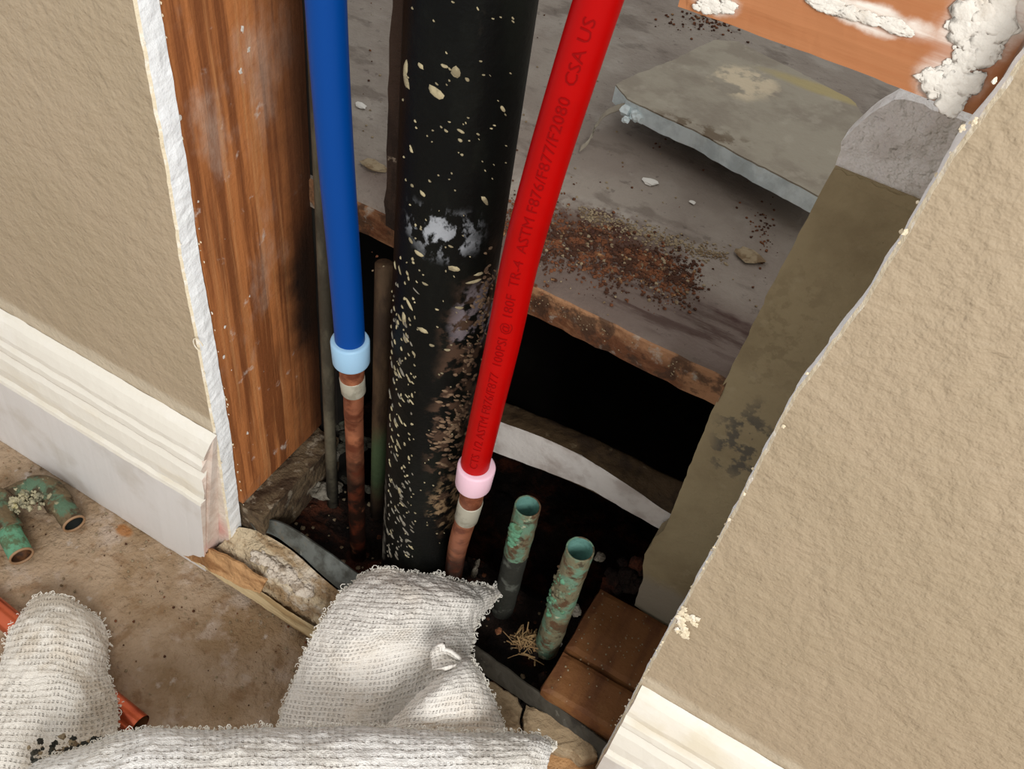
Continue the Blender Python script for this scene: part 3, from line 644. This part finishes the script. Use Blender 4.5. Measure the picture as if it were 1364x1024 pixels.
# red supply tube
ra = [at(a, b, y=yy) for a, b, yy in ((797, 0, .0300), (773, 74, .0290), (729, 216, .0285), (694, 342, .0285), (671, 452, .0288), (650, 542, .0295), (634, 612, .030), (631, 634, .030))]
up = ra[0] + (ra[0] - ra[1]).normalized() * .05; top = up + (ra[0] - ra[1]).normalized() * .1 + Vector((.01, 0, 0))
rtb = thing('supply_tube', ra[-1] - Vector((0, 0, .1)), 'red plastic supply tube with pink sleeve, leaning in front of the black pipe', 'pipe')
raxis = resample(ra, 40)
mb = MB(); mb.tube([top, up] + raxis, .00795, 40); mb.build('tube', red_pex, rtb, True)
d = (ra[-3] - ra[-1]).normalized(); rb = at(630, 645, y=.030); rt = rb + d * .0185
cyl('sleeve', rb, rt, (.0101, .0105), ring_pink, rtb, lab='pale pink plastic sleeve', bev=.0014)
f1 = at(627, 668, y=.031); f2 = at(621, 690, y=.0325); f3 = at(613, 715, y=.037); f4 = at(607, 742, y=.050)
cyl('adapter', rb + d * .002, f1, (.0070, .0068), copper_dull, rtb, lab='short copper adapter')
cyl('solder_band', f1 + d * .0012, f2, (.0072, .0070), solder, rtb, lab='grey solder band')
mb = MB(); mb.tube(resample([f2 + d * .001, f3, f4, Vector((f4.x - .002, f4.y + .005, .015))], 24), [.0063] * 24, 28); mb.build('riser', copper_dull, rtb, True)['label'] = 'copper riser stained red'
# raised print along the red tube, read from its foot upwards
fc = bpy.data.curves.new('tube_print', 'FONT'); fc.body = 'CTS 1/2 ASTM F876/F877  100PSI @ 180F  TR-4  ASTM F876/F877/F2080  CSA US'
fc.size = .0062; fc.extrude = .0002; fc.resolution_u = 2
to = bpy.data.objects.new('tube_print', fc); C.objects.link(to); dg = bpy.context.evaluated_depsgraph_get()
me = bpy.data.meshes.new_from_object(to.evaluated_get(dg)); bpy.data.objects.remove(to)
axis = raxis[::-1]; S = [0]
for a, b in zip(axis, axis[1:]): S.append(S[-1] + (b - a).length)
wid = max(v.co.x for v in me.vertices); k_ = (S[-1] - .020) / wid
V = []
bt_ = bmesh.new(); bt_.from_mesh(me); bmesh.ops.triangulate(bt_, faces=bt_.faces[:])
for _ in range(4):
    ed = [e_ for e_ in bt_.edges if e_.calc_length() > .0011]
    if ed: bmesh.ops.subdivide_edges(bt_, edges=ed, cuts=1); bmesh.ops.triangulate(bt_, faces=bt_.faces[:])
bt_.to_mesh(me); bt_.free()
for v in me.vertices:
    s = .017 + v.co.x * min(k_, 1.25)
    i = 0
    while i < len(S) - 2 and S[i + 1] < s: i += 1
    f = (s - S[i]) / (S[i + 1] - S[i]); p = axis[i].lerp(axis[i + 1], f); tv = (axis[i + 1] - axis[i]).normalized()
    toc = (CAM - p); toc = (toc - tv * toc.dot(tv)).normalized(); side = tv.cross(toc)      # left as one looks along the tube
    a = (v.co.y - .0022) / .00795 + .08
    V.append(p + (toc * math.cos(a) + side * math.sin(a) * -1) * (.0080 + .00008 + max(0, v.co.z) * .5))
obj('print', V, [tuple(p.vertices) for p in me.polygons], red_print, rtb)['label'] = 'raised lettering, slightly darker red'
# stubs
def stub(px, py, y, foot_z, label, r=.0084, dark_to=None, seed=1):
    topc = at(px, py, y=y); t = thing('copper_stub', (topc.x, topc.y, foot_z), label, 'pipe', 'old copper stubs')
    path = [Vector((topc.x, topc.y, foot_z)).lerp(topc, i / 22) for i in range(23)]
    def rough(m_, lo_, hi_, rr, name, mt):
        b = MB(); P_ = [p for p in path if lo_ - 1e-6 <= p.z <= hi_ + 1e-6]; b.tube(P_, rr, 40, (False, False))
        b.v = [v + (v - Vector((topc.x, topc.y, v.z))).normalized() * (.0005 * fractal(v, 220, seed) if v.z < topc.z - .003 else 0) for v in b.v]
        o_ = b.build(name, mt, t, True); return o_
    zs = [p.z for p in path]; cut = zs[int(22 * dark_to)] if dark_to else zs[0]
    rough(None, cut, zs[-1], r, 'shell', patina)
    if dark_to: rough(None, zs[0], cut, r * .98, 'dark_shell', patina_dark)['label'] = 'dark lower length'  # lower length takes a darker copper colour
    b = MB(); b.tube([topc - Vector((0, 0, .035)), topc], r - .0011, 40, (True, False)); b.f = [f[::-1] for f in b.f]; b.build('bore', patina_in, t, True)['label'] = 'pale green bore'
    n = 40; V_ = []; 
    for rr, dz in ((r, 0), (r - .0003, .0004), (r - .0008, .0004), (r - .0011, 0)): V_ += [topc + Vector((rr * math.cos(2 * PI * k / n), rr * math.sin(2 * PI * k / n), dz)) for k in range(n)]
    F_ = [(q * n + k, q * n + (k + 1) % n, (q + 1) * n + (k + 1) % n, (q + 1) * n + k) for q in range(3) for k in range(n)]
    obj('rim', V_, F_, patina, t, True)
    return t, topc
t, tc = stub(703, 674, .072, .02, 'shorter old copper stub with a green drip, left of the pair', dark_to=.62, seed=3)
mb = MB()
for i in range(26):
    u = i / 25; c = tc + Vector((-.0020 + .001 * math.sin(i), -.0082, -.0155 - .0215 * u)); mb.lump(c, .0042 * (1 - .45 * u), .35, i, 2, sq=(1, .35, 1))
mb.build('verdigris_drip', patina_green, t, True)['label'] = 'bright green crust'
t, tc = stub(773, 731, .053, .04, 'longer old copper stub with flaky green crust, right of the pair', r=.0086, seed=6)
mb = MB()
for i in range(60):
    z = random.uniform(.02, .075); a = random.uniform(-2.2, .6); mb.lump(tc + Vector((.0084 * math.sin(a), -.0084 * math.cos(a), -z)), random.uniform(.0008, .0026), .5, i, 1, mi=0 if z > .05 or random.random() < .4 else 1, sq=(1, .5, 1.3))
mb.build('verdigris_crust', [patina_green, patina], t, True)['kind'] = 'stuff'
# thin old runs
p1 = at(431, 330, y=.071); t = tag(MB().tube([(p1.x, p1.y, .03), (p1.x - .0003, p1.y, .12), (p1.x, p1.y, .2), (p1.x, p1.y, .3), (p1.x - .001, p1.y, .6)], [.0045, .004, .0042, .004, .004], 16).build('cable', grey_cable, None, True), 'thin grey-brown cable running down beside the blue tube', 'cable')
p1 = at(512, 345, y=.088); t = tag(MB().tube([(p1.x, p1.y, .02), (p1.x, p1.y, .1), (p1.x, p1.y, .2), (p1.x, p1.y, .276)], .0055, 20).build('thin_pipe', old_pipe, None, True), 'thin brown and green old pipe left of the black pipe', 'pipe')
p1 = at(531, 100, y=.094); t = tag(MB().box((p1.x - .0048, p1.y - .001, .2985), (p1.x + .0055, p1.y + .006, .72), (2, 2, 50), .0012, 60, 3).build('batten', batten_m, None), 'dark narrow batten with plaster crumbs on the left of the black pipe', 'batten')

# ------------------------------------------------------------------ the broken sill at the front of the opening
def strip_patch(name, top_, low_, nu, nv, mt, lab, cat, th=.0015, amp=.0003, s_=80, parent=None):
    V, Fc, U, E = patch([top_, [a.lerp(b, .5) for a, b in zip(top_, low_)], low_], nu, nv, th, lambda p, u, v: amp * fractal(p, s_, 3)); o_ = obj(name, V, Fc, mt, parent)
    if not parent: tag(o_, lab, cat)
    return o_
strip_patch('steel_strip', P3([(333, 697, .052), (352, 692, .057), (375, 697, .06), (402, 712, .061), (440, 738, .061), (478, 765, .061), (520, 790, .060), (580, 828, .060)]),
            P3([(340, 706, .046), (362, 712, .046), (385, 727, .046), (408, 746, .046), (432, 768, .046), (462, 792, .046), (505, 818, .046), (560, 856, .046)]), 70, 6, metal_strip,
            'grey steel strip with a rounded end on the sill below the left stud', 'metal strip')
strip_patch('steel_strip', P3([(600, 838, .060), (640, 866, .060), (690, 902, .060), (745, 942, .060), (800, 984, .058), (835, 1010, .058)]),
            P3([(590, 858, .048), (622, 882, .048), (680, 922, .048), (730, 958, .048), (790, 1004, .048), (825, 1030, .048)]), 70, 6, metal_dark,
            'dark stained steel strip along the front of the lower right sole plate', 'metal strip', amp=.001)
# crumbled filling between strip and floor, left
rows = [P3([(318, 702, .046), (345, 708, .046), (387, 732, .046), (428, 768, .046), (465, 798, .046), (508, 828, .046)]),
        P3([(300, 718, .036), (335, 730, .042), (375, 760, .040), (412, 792, .040), (448, 822, .040), (490, 848, .040)]),
        P3([(282, 734, .022), (318, 750, .026), (358, 780, .026), (400, 808, .026), (436, 836, .026), (476, 862, .026)]),
        P3([(272, 738, .006), (306, 759, .012), (350, 789, .012), (394, 817, .012), (432, 840, .012), (474, 868, .012)]),
        P3([(272, 742, -.004), (306, 765, -.004), (350, 795, -.004), (394, 823, -.004), (432, 846, -.004), (474, 874, -.004)])]
V, Fc, U, E = patch(rows, 130, 60, 0, lambda p, u, v: .0040 * fractal(p, 70, 3) * math.sin(PI * min(1, v * 1.1)) + .0012 * fractal(p, 300, 5)); tag(obj('crumbled_sill', V, Fc, crumbly, smooth=True), 'crumbled tan plaster and wood of the broken sill, left of the towel', 'sill rubble', kind='stuff')
mb = MB()
for i in range(26):
    u = i / 25; c = at(345 + 62 * u + random.gauss(0, 4), 738 + 50 * u + random.gauss(0, 4), z=.041); mb.lump(c, random.uniform(.0025, .0050), .6, i, 3, sq=(1.2, .9, .7))
tag(mb.build('mortar_ridge', white_crumb, None, True), 'whitish crumbly mortar ridge on the broken sill', 'mortar')
mb = MB()
for i in range(18):
    u = i / 17; c = at(372 + 80 * u + random.gauss(0, 4), 736 + 66 * u + random.gauss(0, 3), z=.041); mb.lump(c, random.uniform(.002, .0042), .6, i + 60, 3, sq=(1.4, .8, .6))
tag(mb.build('mortar_ridge', crumbly, None, True), 'tan crumbly mortar ridge just before the grey steel strip', 'mortar')
strip_patch('wood_splinter', P3([(256, 727, .018), (283, 733, .034), (312, 746, .038), (338, 764, .040), (354, 774, .040)]), P3([(244, 740, .004), (268, 752, .014), (292, 766, .018), (322, 782, .022), (346, 790, .026)]), 40, 14, splinter,
            'flat tan torn wood splinter at the corner of the left baseboard', 'splinter', .002, .0016, 90)
strip_patch('wood_sliver', P3([(250, 733, .012), (300, 765, .018), (345, 793, .020), (390, 823, .020), (428, 846, .018), (474, 876, .016)]), P3([(248, 741, .004), (296, 773, .006), (341, 802, .006), (386, 832, .006), (422, 855, .006), (466, 886, .006)]), 70, 4, strip_wood,
            'thin pale wood sliver along the floor edge before the broken sill', 'wood strip', .003, .0006, 90)
# right of the towel: two tan chunks and a torn wood bit
def slabby(name, poly, z0, z1, mt, lab, cat, seed):
    P_ = [at(a, b, z=z1) for a, b in poly]; rg = []
    for a, b in zip(P_, P_[1:] + P_[:1]):
        n = max(1, int((b - a).length / .0025))
        for i in range(n): p = a.lerp(b, i / n); rg.append(p + Vector((fractal(p, 160, seed), fractal(p, 160, seed + 2), fractal(p, 160, seed + 3) * .5)) * .0014)
    n = len(rg); c = sum(rg, Vector()) / n; V_ = rg + [c.lerp(p, .9) + Vector((0, 0, .0012 + .001 * fractal(p, 90, seed))) for p in rg] + [Vector((p.x, p.y, z0)) for p in rg]
    F_ = [tuple(range(n, 2 * n))[::-1]] + [(i, (i + 1) % n, (i + 1) % n + n, i + n) for i in range(n)] + [(i + 2 * n, (i + 1) % n + 2 * n, (i + 1) % n, i) for i in range(n)] + [tuple(range(2 * n, 3 * n))]
    F_ = [f[::-1] for f in F_]; return tag(obj(name, V_, F_, mt), lab, cat)
tan_chunk = mat('tan_broken_mortar', (150, 130, 102), .92, [('n', (112, 92, 68), 50, .45, .6, .8), ('n', (186, 172, 146), 60, .58, .68, .5), ('n', (60, 44, 30), 160, .68, .73, .8)], [(110, .003)])
slabby('sill_chunk', [(648, 905), (668, 915), (690, 930), (696, 945), (692, 975), (660, 970), (640, 930)], .0, .047, tan_chunk, 'pale tan broken sill chunk right beside the towel corner', 'sill rubble', 3)
slabby('sill_chunk', [(702, 938), (740, 955), (770, 978), (792, 994), (796, 1008), (778, 1012), (748, 996), (722, 992), (697, 985), (698, 955)], .0, .050, tan_chunk, 'long grey-tan sill chunk ending at the right wall edge', 'sill rubble', 6)
slabby('torn_wood', [(728, 982), (748, 996), (778, 1010), (797, 1008), (790, 1045), (740, 1060), (715, 1010)], .0, .036, splinter, 'torn orange wood bit below the grey-tan sill chunk', 'splinter', 9)
mb = MB()
for i in range(60):
    mb.lump(at(690 + random.gauss(10, 40), 925 + random.gauss(8, 26), z=.044), random.uniform(.0012, .004), .6, i, 2, sq=(1, 1, .7))
tag(mb.build('sill_crumbs', dirt, None), 'dark crumbs between the tan sill chunks', 'crumbs', kind='stuff')
# ragged paper on the cut edge of the right wall
mb = MB()
for i in range(26):
    p = at(915 + random.gauss(0, 7), 826 + random.gauss(2, 12), y=-.0004); mb.lump(p, random.uniform(.0008, .0022), .7, i, 2, sq=(1, .35, 1.2))
for i in range(70):
    z = random.uniform(.1, .53); x = .0085 if z < .42 else .0125; mb.lump((x + random.gauss(.0002, .0006), random.uniform(-.0004, .004), z), random.uniform(.0002, .0007), .9, i + 40, 2, sq=(1, .5, 1.6))
tag(mb.build('paper_shreds', paper_edge, bpy.data.objects['wall_right']), kind='stuff')
mb = MB()
for i in range(60):
    z = random.uniform(.06, .45); mb.lump((-.2838 + random.gauss(0, .0006), random.choice((.0002, .0125)), z), random.uniform(.0002, .0006), .9, i + 40, 2, sq=(1, .5, 1.6))
c = at(266, 458, y=-.001); mb.tube([c + Vector((.0035 * math.cos(a / 6), -.001, .0045 * math.sin(a / 6))) for a in range(2, 32)], .00035, 6)
tag(mb.build('paper_shreds', paper_edge, bpy.data.objects['wall_left']), kind='stuff')

# ------------------------------------------------------------------ loose copper: new pipe and corroded bend
c0 = at(-60, 768, z=.0085); c1 = at(186, 967, z=.0085)
cp = thing('copper_pipe', (c0 + c1) / 2 - Vector((0, 0, .0085)), 'length of shiny new copper pipe on the floor under the left towel', 'pipe')
MB().tube([c0, c0.lerp(c1, .5), c1], .0079, 32, (False, False)).build('tube', new_copper, cp, True)
mb = MB(); mb.tube([c1 - (c1 - c0).normalized() * .03, c1 - (c1 - c0).normalized() * .0001], .0070, 32, (True, False)); mb.f = [f[::-1] for f in mb.f]; mb.build('bore', inside_brown, cp, True)
el = thing('corroded_bend', at(45, 690, z=0), 'corroded green and brown copper U-bend lying on the floor by the baseboard', 'pipe fitting')
def seg(name, pts, r, mt, n=24, cap=(False, False), seed=1, amp=.0004):
    b = MB(); P_ = resample([at(a, b_, z=z) for a, b_, z in pts], n); b.tube(P_, r, 30, cap); b.v = [v + Vector((fractal(v, 200, seed), fractal(v, 200, seed + 1), fractal(v, 200, seed + 2))) * amp for v in b.v]
    return b.build(name, mt, el, True), P_
rim_m = mat('worn_rim', (150, 118, 88), .6)
_, A = seg('stub', [(99, 698, .012), (88, 682, .013), (74, 664, .014)], .0083, patina_brown)
_, B2 = seg('stub', [(29, 741, .012), (17, 718, .013), (6, 694, .014)], .0083, patina_green, seed=4)
seg('elbow', [(80, 672, .014), (70, 658, .0145), (56, 650, .015), (40, 652, .015)], .0102, patina_brown, cap=(True, True), seed=6)
seg('elbow', [(12, 708, .014), (2, 690, .015), (0, 674, .015), (12, 662, .015)], .0102, patina_brown, cap=(True, True), seed=7)
seg('cross_tube', [(48, 651, .015), (30, 655, .015), (4, 668, .015)], 0.0085, patina_brown, seed=8)
for P_, mt in ((A, mat('black_bore', (16, 20, 16), .8)), (B2, inside_brown)):
    b = MB(); ax = (P_[0] - P_[6]).normalized(); b.tube([P_[6], P_[0] + ax * .0002], .0072, 30, (True, False)); b.f = [f[::-1] for f in b.f]; b.build('bore', mt, el, True)
    n = 30; u = ax.orthogonal().normalized(); w_ = ax.cross(u); V_ = []
    for rr, dz in ((.0085, -.001), (.0085, .0003), (.0072, .0003), (.0071, -.001)): V_ += [P_[0] + (u * math.cos(2 * PI * k / n) + w_ * math.sin(2 * PI * k / n)) * rr + ax * dz for k in range(n)]
    obj('rim', V_, [(q * n + k, q * n + (k + 1) % n, (q + 1) * n + (k + 1) % n, (q + 1) * n + k) for q in range(3) for k in range(n)], rim_m, el, True)
mb = MB()
for i in range(150):
    u = random.random(); p = at(58 - 44 * u + random.gauss(0, 3), 656 + 12 * u + random.gauss(0, 8), z=.021 + random.uniform(-.003, .002)); mb.lump(p, random.uniform(.0006, .0022), .9, i, 2)
mb.build('mineral_crust', crust, el, True)['kind'] = 'stuff'

# ------------------------------------------------------------------ towels
def towel(name, rows, nu, nv, mt, label, th, amp, edge_sel, nl, parent=None, seed=1, part='sheet'):
    def dsp(p, u, v): return amp * fractal(p, 26, seed) + .0010 * fractal(p, 110, seed + 2) + .0003 * fractal(p, 600, seed + 4, 2)
    V, Fc, U, E = patch([P3(r) for r in rows], nu, nv, th, dsp)
    if parent is None: parent = thing(name, Vector((sum(v.x for v in V) / len(V), sum(v.y for v in V) / len(V), min(v.z for v in V))), label, 'towel')
    obj(part, V, Fc, mt, parent, True, uvs=U)
    m_ = MB(); ne = len(E)
    for i in range(nl):
        a = edge_sel[0] + (edge_sel[1] - edge_sel[0]) * (i + random.random()) / nl; j = int(a * ne) % ne; p = E[j].lerp(E[(j + 1) % ne], random.random()) + Vector((random.gauss(0, .0008), random.gauss(0, .0008), random.gauss(-.0002, .0010)))
        r = random.uniform(.0004, .0011) if i % 30 else .0019; ax = Vector((random.gauss(0, 1), random.gauss(0, 1), random.gauss(0, 1))).normalized(); u = ax.orthogonal(); u.normalize(); w_ = ax.cross(u)
        m_.tube([p + (u * math.cos(k) + w_ * math.sin(k) * 1.3) * r for k in (0, .9, 1.8, 2.7, 3.6, 4.5, 5.4)], .00024, 4)
    m_.build('frayed_loops', loop_m, parent)['kind'] = 'stuff'
    return parent
# towel pushed into the opening
A_rows = [[(480, 768, .070), (508, 757, .078), (548, 764, .080), (592, 768, .076), (630, 776, .066), (663, 781, .055)],
          [(456, 797, .072), (492, 790, .090), (540, 792, .096), (590, 797, .090), (630, 800, .078), (668, 790, .054)],
          [(430, 832, .068), (476, 834, .090), (530, 836, .098), (575, 836, .090), (612, 832, .080), (640, 826, .062)],
          [(405, 872, .056), (450, 874, .078), (506, 868, .082), (556, 862, .086), (600, 862, .092), (629, 860, .074)],
          [(388, 915, .044), (436, 917, .062), (495, 918, .068), (548, 905, .066), (596, 890, .074), (630, 892, .076)],
          [(372, 958, .030), (425, 964, .048), (485, 968, .050), (540, 962, .046), (596, 950, .056), (652, 930, .056)],
          [(362, 1000, .022), (420, 1010, .040), (480, 1016, .050), (540, 1016, .054), (600, 1010, .058), (668, 975, .050)],
          [(350, 1060, .015), (410, 1070, .030), (470, 1075, .036), (530, 1080, .040), (590, 1075, .040), (660, 1030, .034)]]
tA = towel('towel', A_rows, 190, 210, towel_a, 'white terry towel pushed over the sill into the opening, its corner folded back', .004, .0035, (-.26, .42), 620, seed=3)
Fl = [[(612, 880, .100), (617, 876, .103), (622, 874, .104), (626, 876, .101), (630, 880, .096)],
      [(586, 900, .100), (600, 893, .112), (616, 888, .112), (628, 888, .106), (640, 893, .090)],
      [(555, 928, .090), (582, 918, .112), (610, 910, .114), (634, 910, .104), (650, 915, .082)],
      [(525, 955, .078), (562, 945, .104), (602, 938, .108), (638, 938, .098), (662, 943, .072)],
      [(498, 982, .064), (545, 976, .090), (594, 970, .096), (640, 968, .088), (672, 972, .062)],
      [(470, 1012, .050), (528, 1010, .074), (586, 1004, .080), (640, 1000, .072), (678, 1004, .052)]]
towel('towel', Fl, 90, 110, towel_a, '', .0035, .0012, (.2, .52), 120, parent=tA, seed=7, part='folded_corner')
Cu = [[(572, 868, .103), (582, 861, .112), (596, 862, .113), (606, 868, .110), (616, 876, .106)],
      [(574, 878, .100), (584, 873, .104), (596, 872, .104), (606, 876, .103), (618, 880, .103)],
      [(576, 892, .100), (588, 889, .112), (600, 886, .113), (610, 884, .110), (622, 882, .106)]]
V, Fc, U, E = patch([P3(r) for r in Cu], 40, 24, .0025, lambda p, u, v: .0004 * fractal(p, 200, 2)); obj('curled_hem', V, Fc, towel_a, tA, True, uvs=U)
# nearest hem across the bottom of the picture
B_rows = [[(60, 1012, .075), (120, 992, .085), (190, 972, .095), (262, 972, .10), (330, 968, .102), (400, 969, .104), (470, 966, .106), (545, 968, .106), (610, 972, .104), (670, 974, .102), (718, 982, .098), (737, 992, .092)],
          [(40, 1020, .085), (120, 1004, .098), (192, 986, .108), (262, 984, .112), (330, 981, .114), (400, 982, .116), (470, 980, .118), (545, 982, .118), (610, 984, .116), (670, 986, .114), (716, 990, .110), (735, 998, .102)],
          [(20, 1060, .095), (110, 1046, .108), (190, 1030, .116), (262, 1028, .12), (330, 1026, .122), (400, 1026, .124), (470, 1026, .124), (545, 1026, .124), (610, 1026, .122), (670, 1024, .120), (708, 1022, .114), (730, 1022, .104)],
          [(0, 1110, .09), (100, 1100, .10), (190, 1090, .11), (262, 1090, .114), (330, 1090, .116), (400, 1090, .118), (470, 1090, .118), (545, 1090, .118), (610, 1090, .116), (670, 1085, .114), (704, 1080, .108), (726, 1075, .098)],
          [(-20, 1180, .06), (90, 1180, .07), (190, 1170, .08), (262, 1170, .084), (330, 1170, .086), (400, 1170, .088), (470, 1170, .088), (545, 1170, .088), (610, 1170, .086), (670, 1165, .084), (704, 1160, .08), (726, 1150, .07)]]
towel('towel', B_rows, 300, 110, towel_b, 'white terry towel hem across the nearest edge, lying over the other towels', .006, .0018, (0, .40), 620, seed=11)
C_rows = [[(34, 806, .012), (50, 789, .016), (78, 789, .020), (105, 803, .018), (130, 821, .009)],
          [(16, 838, .014), (44, 830, .032), (82, 832, .036), (118, 842, .030), (146, 856, .010)],
          [(0, 880, .016), (38, 878, .036), (80, 880, .040), (115, 886, .036), (141, 892, .016)],
          [(-18, 925, .020), (30, 925, .038), (74, 926, .042), (112, 930, .042), (153, 920, .022)],
          [(-34, 970, .020), (20, 972, .040), (66, 976, .036), (110, 975, .040), (157, 966, .026)],
          [(-50, 1020, .020), (8, 1022, .040), (56, 1024, .044), (104, 1018, .05), (150, 996, .05)],
          [(-70, 1080, .015), (0, 1085, .030), (50, 1090, .036), (100, 1085, .04), (150, 1070, .04)]]
towel('towel', C_rows, 110, 170, towel_c, 'white knitted towel piece draped over the copper pipe on the floor, left', .004, .0030, (-.3, .55), 300, seed=15)
mb = MB()
for i in range(200):
    p = at(96 + random.gauss(0, 24), 1003 - random.gauss(0, 8), z=.060); mb.lump(p, random.choice((.0004, .0007, .0010, .0016)), .9, i, 2, mi=random.choice((0, 0, 1, 2)), sq=(1.2, 1, .5))
for i in range(22):
    p = at(134 + random.gauss(0, 7), 986 + random.gauss(0, 2), z=.060); mb.lump(p, random.uniform(.0008, .0018), .9, i + 200, 2, mi=2)
tag(mb.build('towel_debris', [crumbs_pale, chunk_dark, patina_dark], None), 'crumbs and dark green flecks where the two towels meet, lower left', 'debris', kind='stuff')
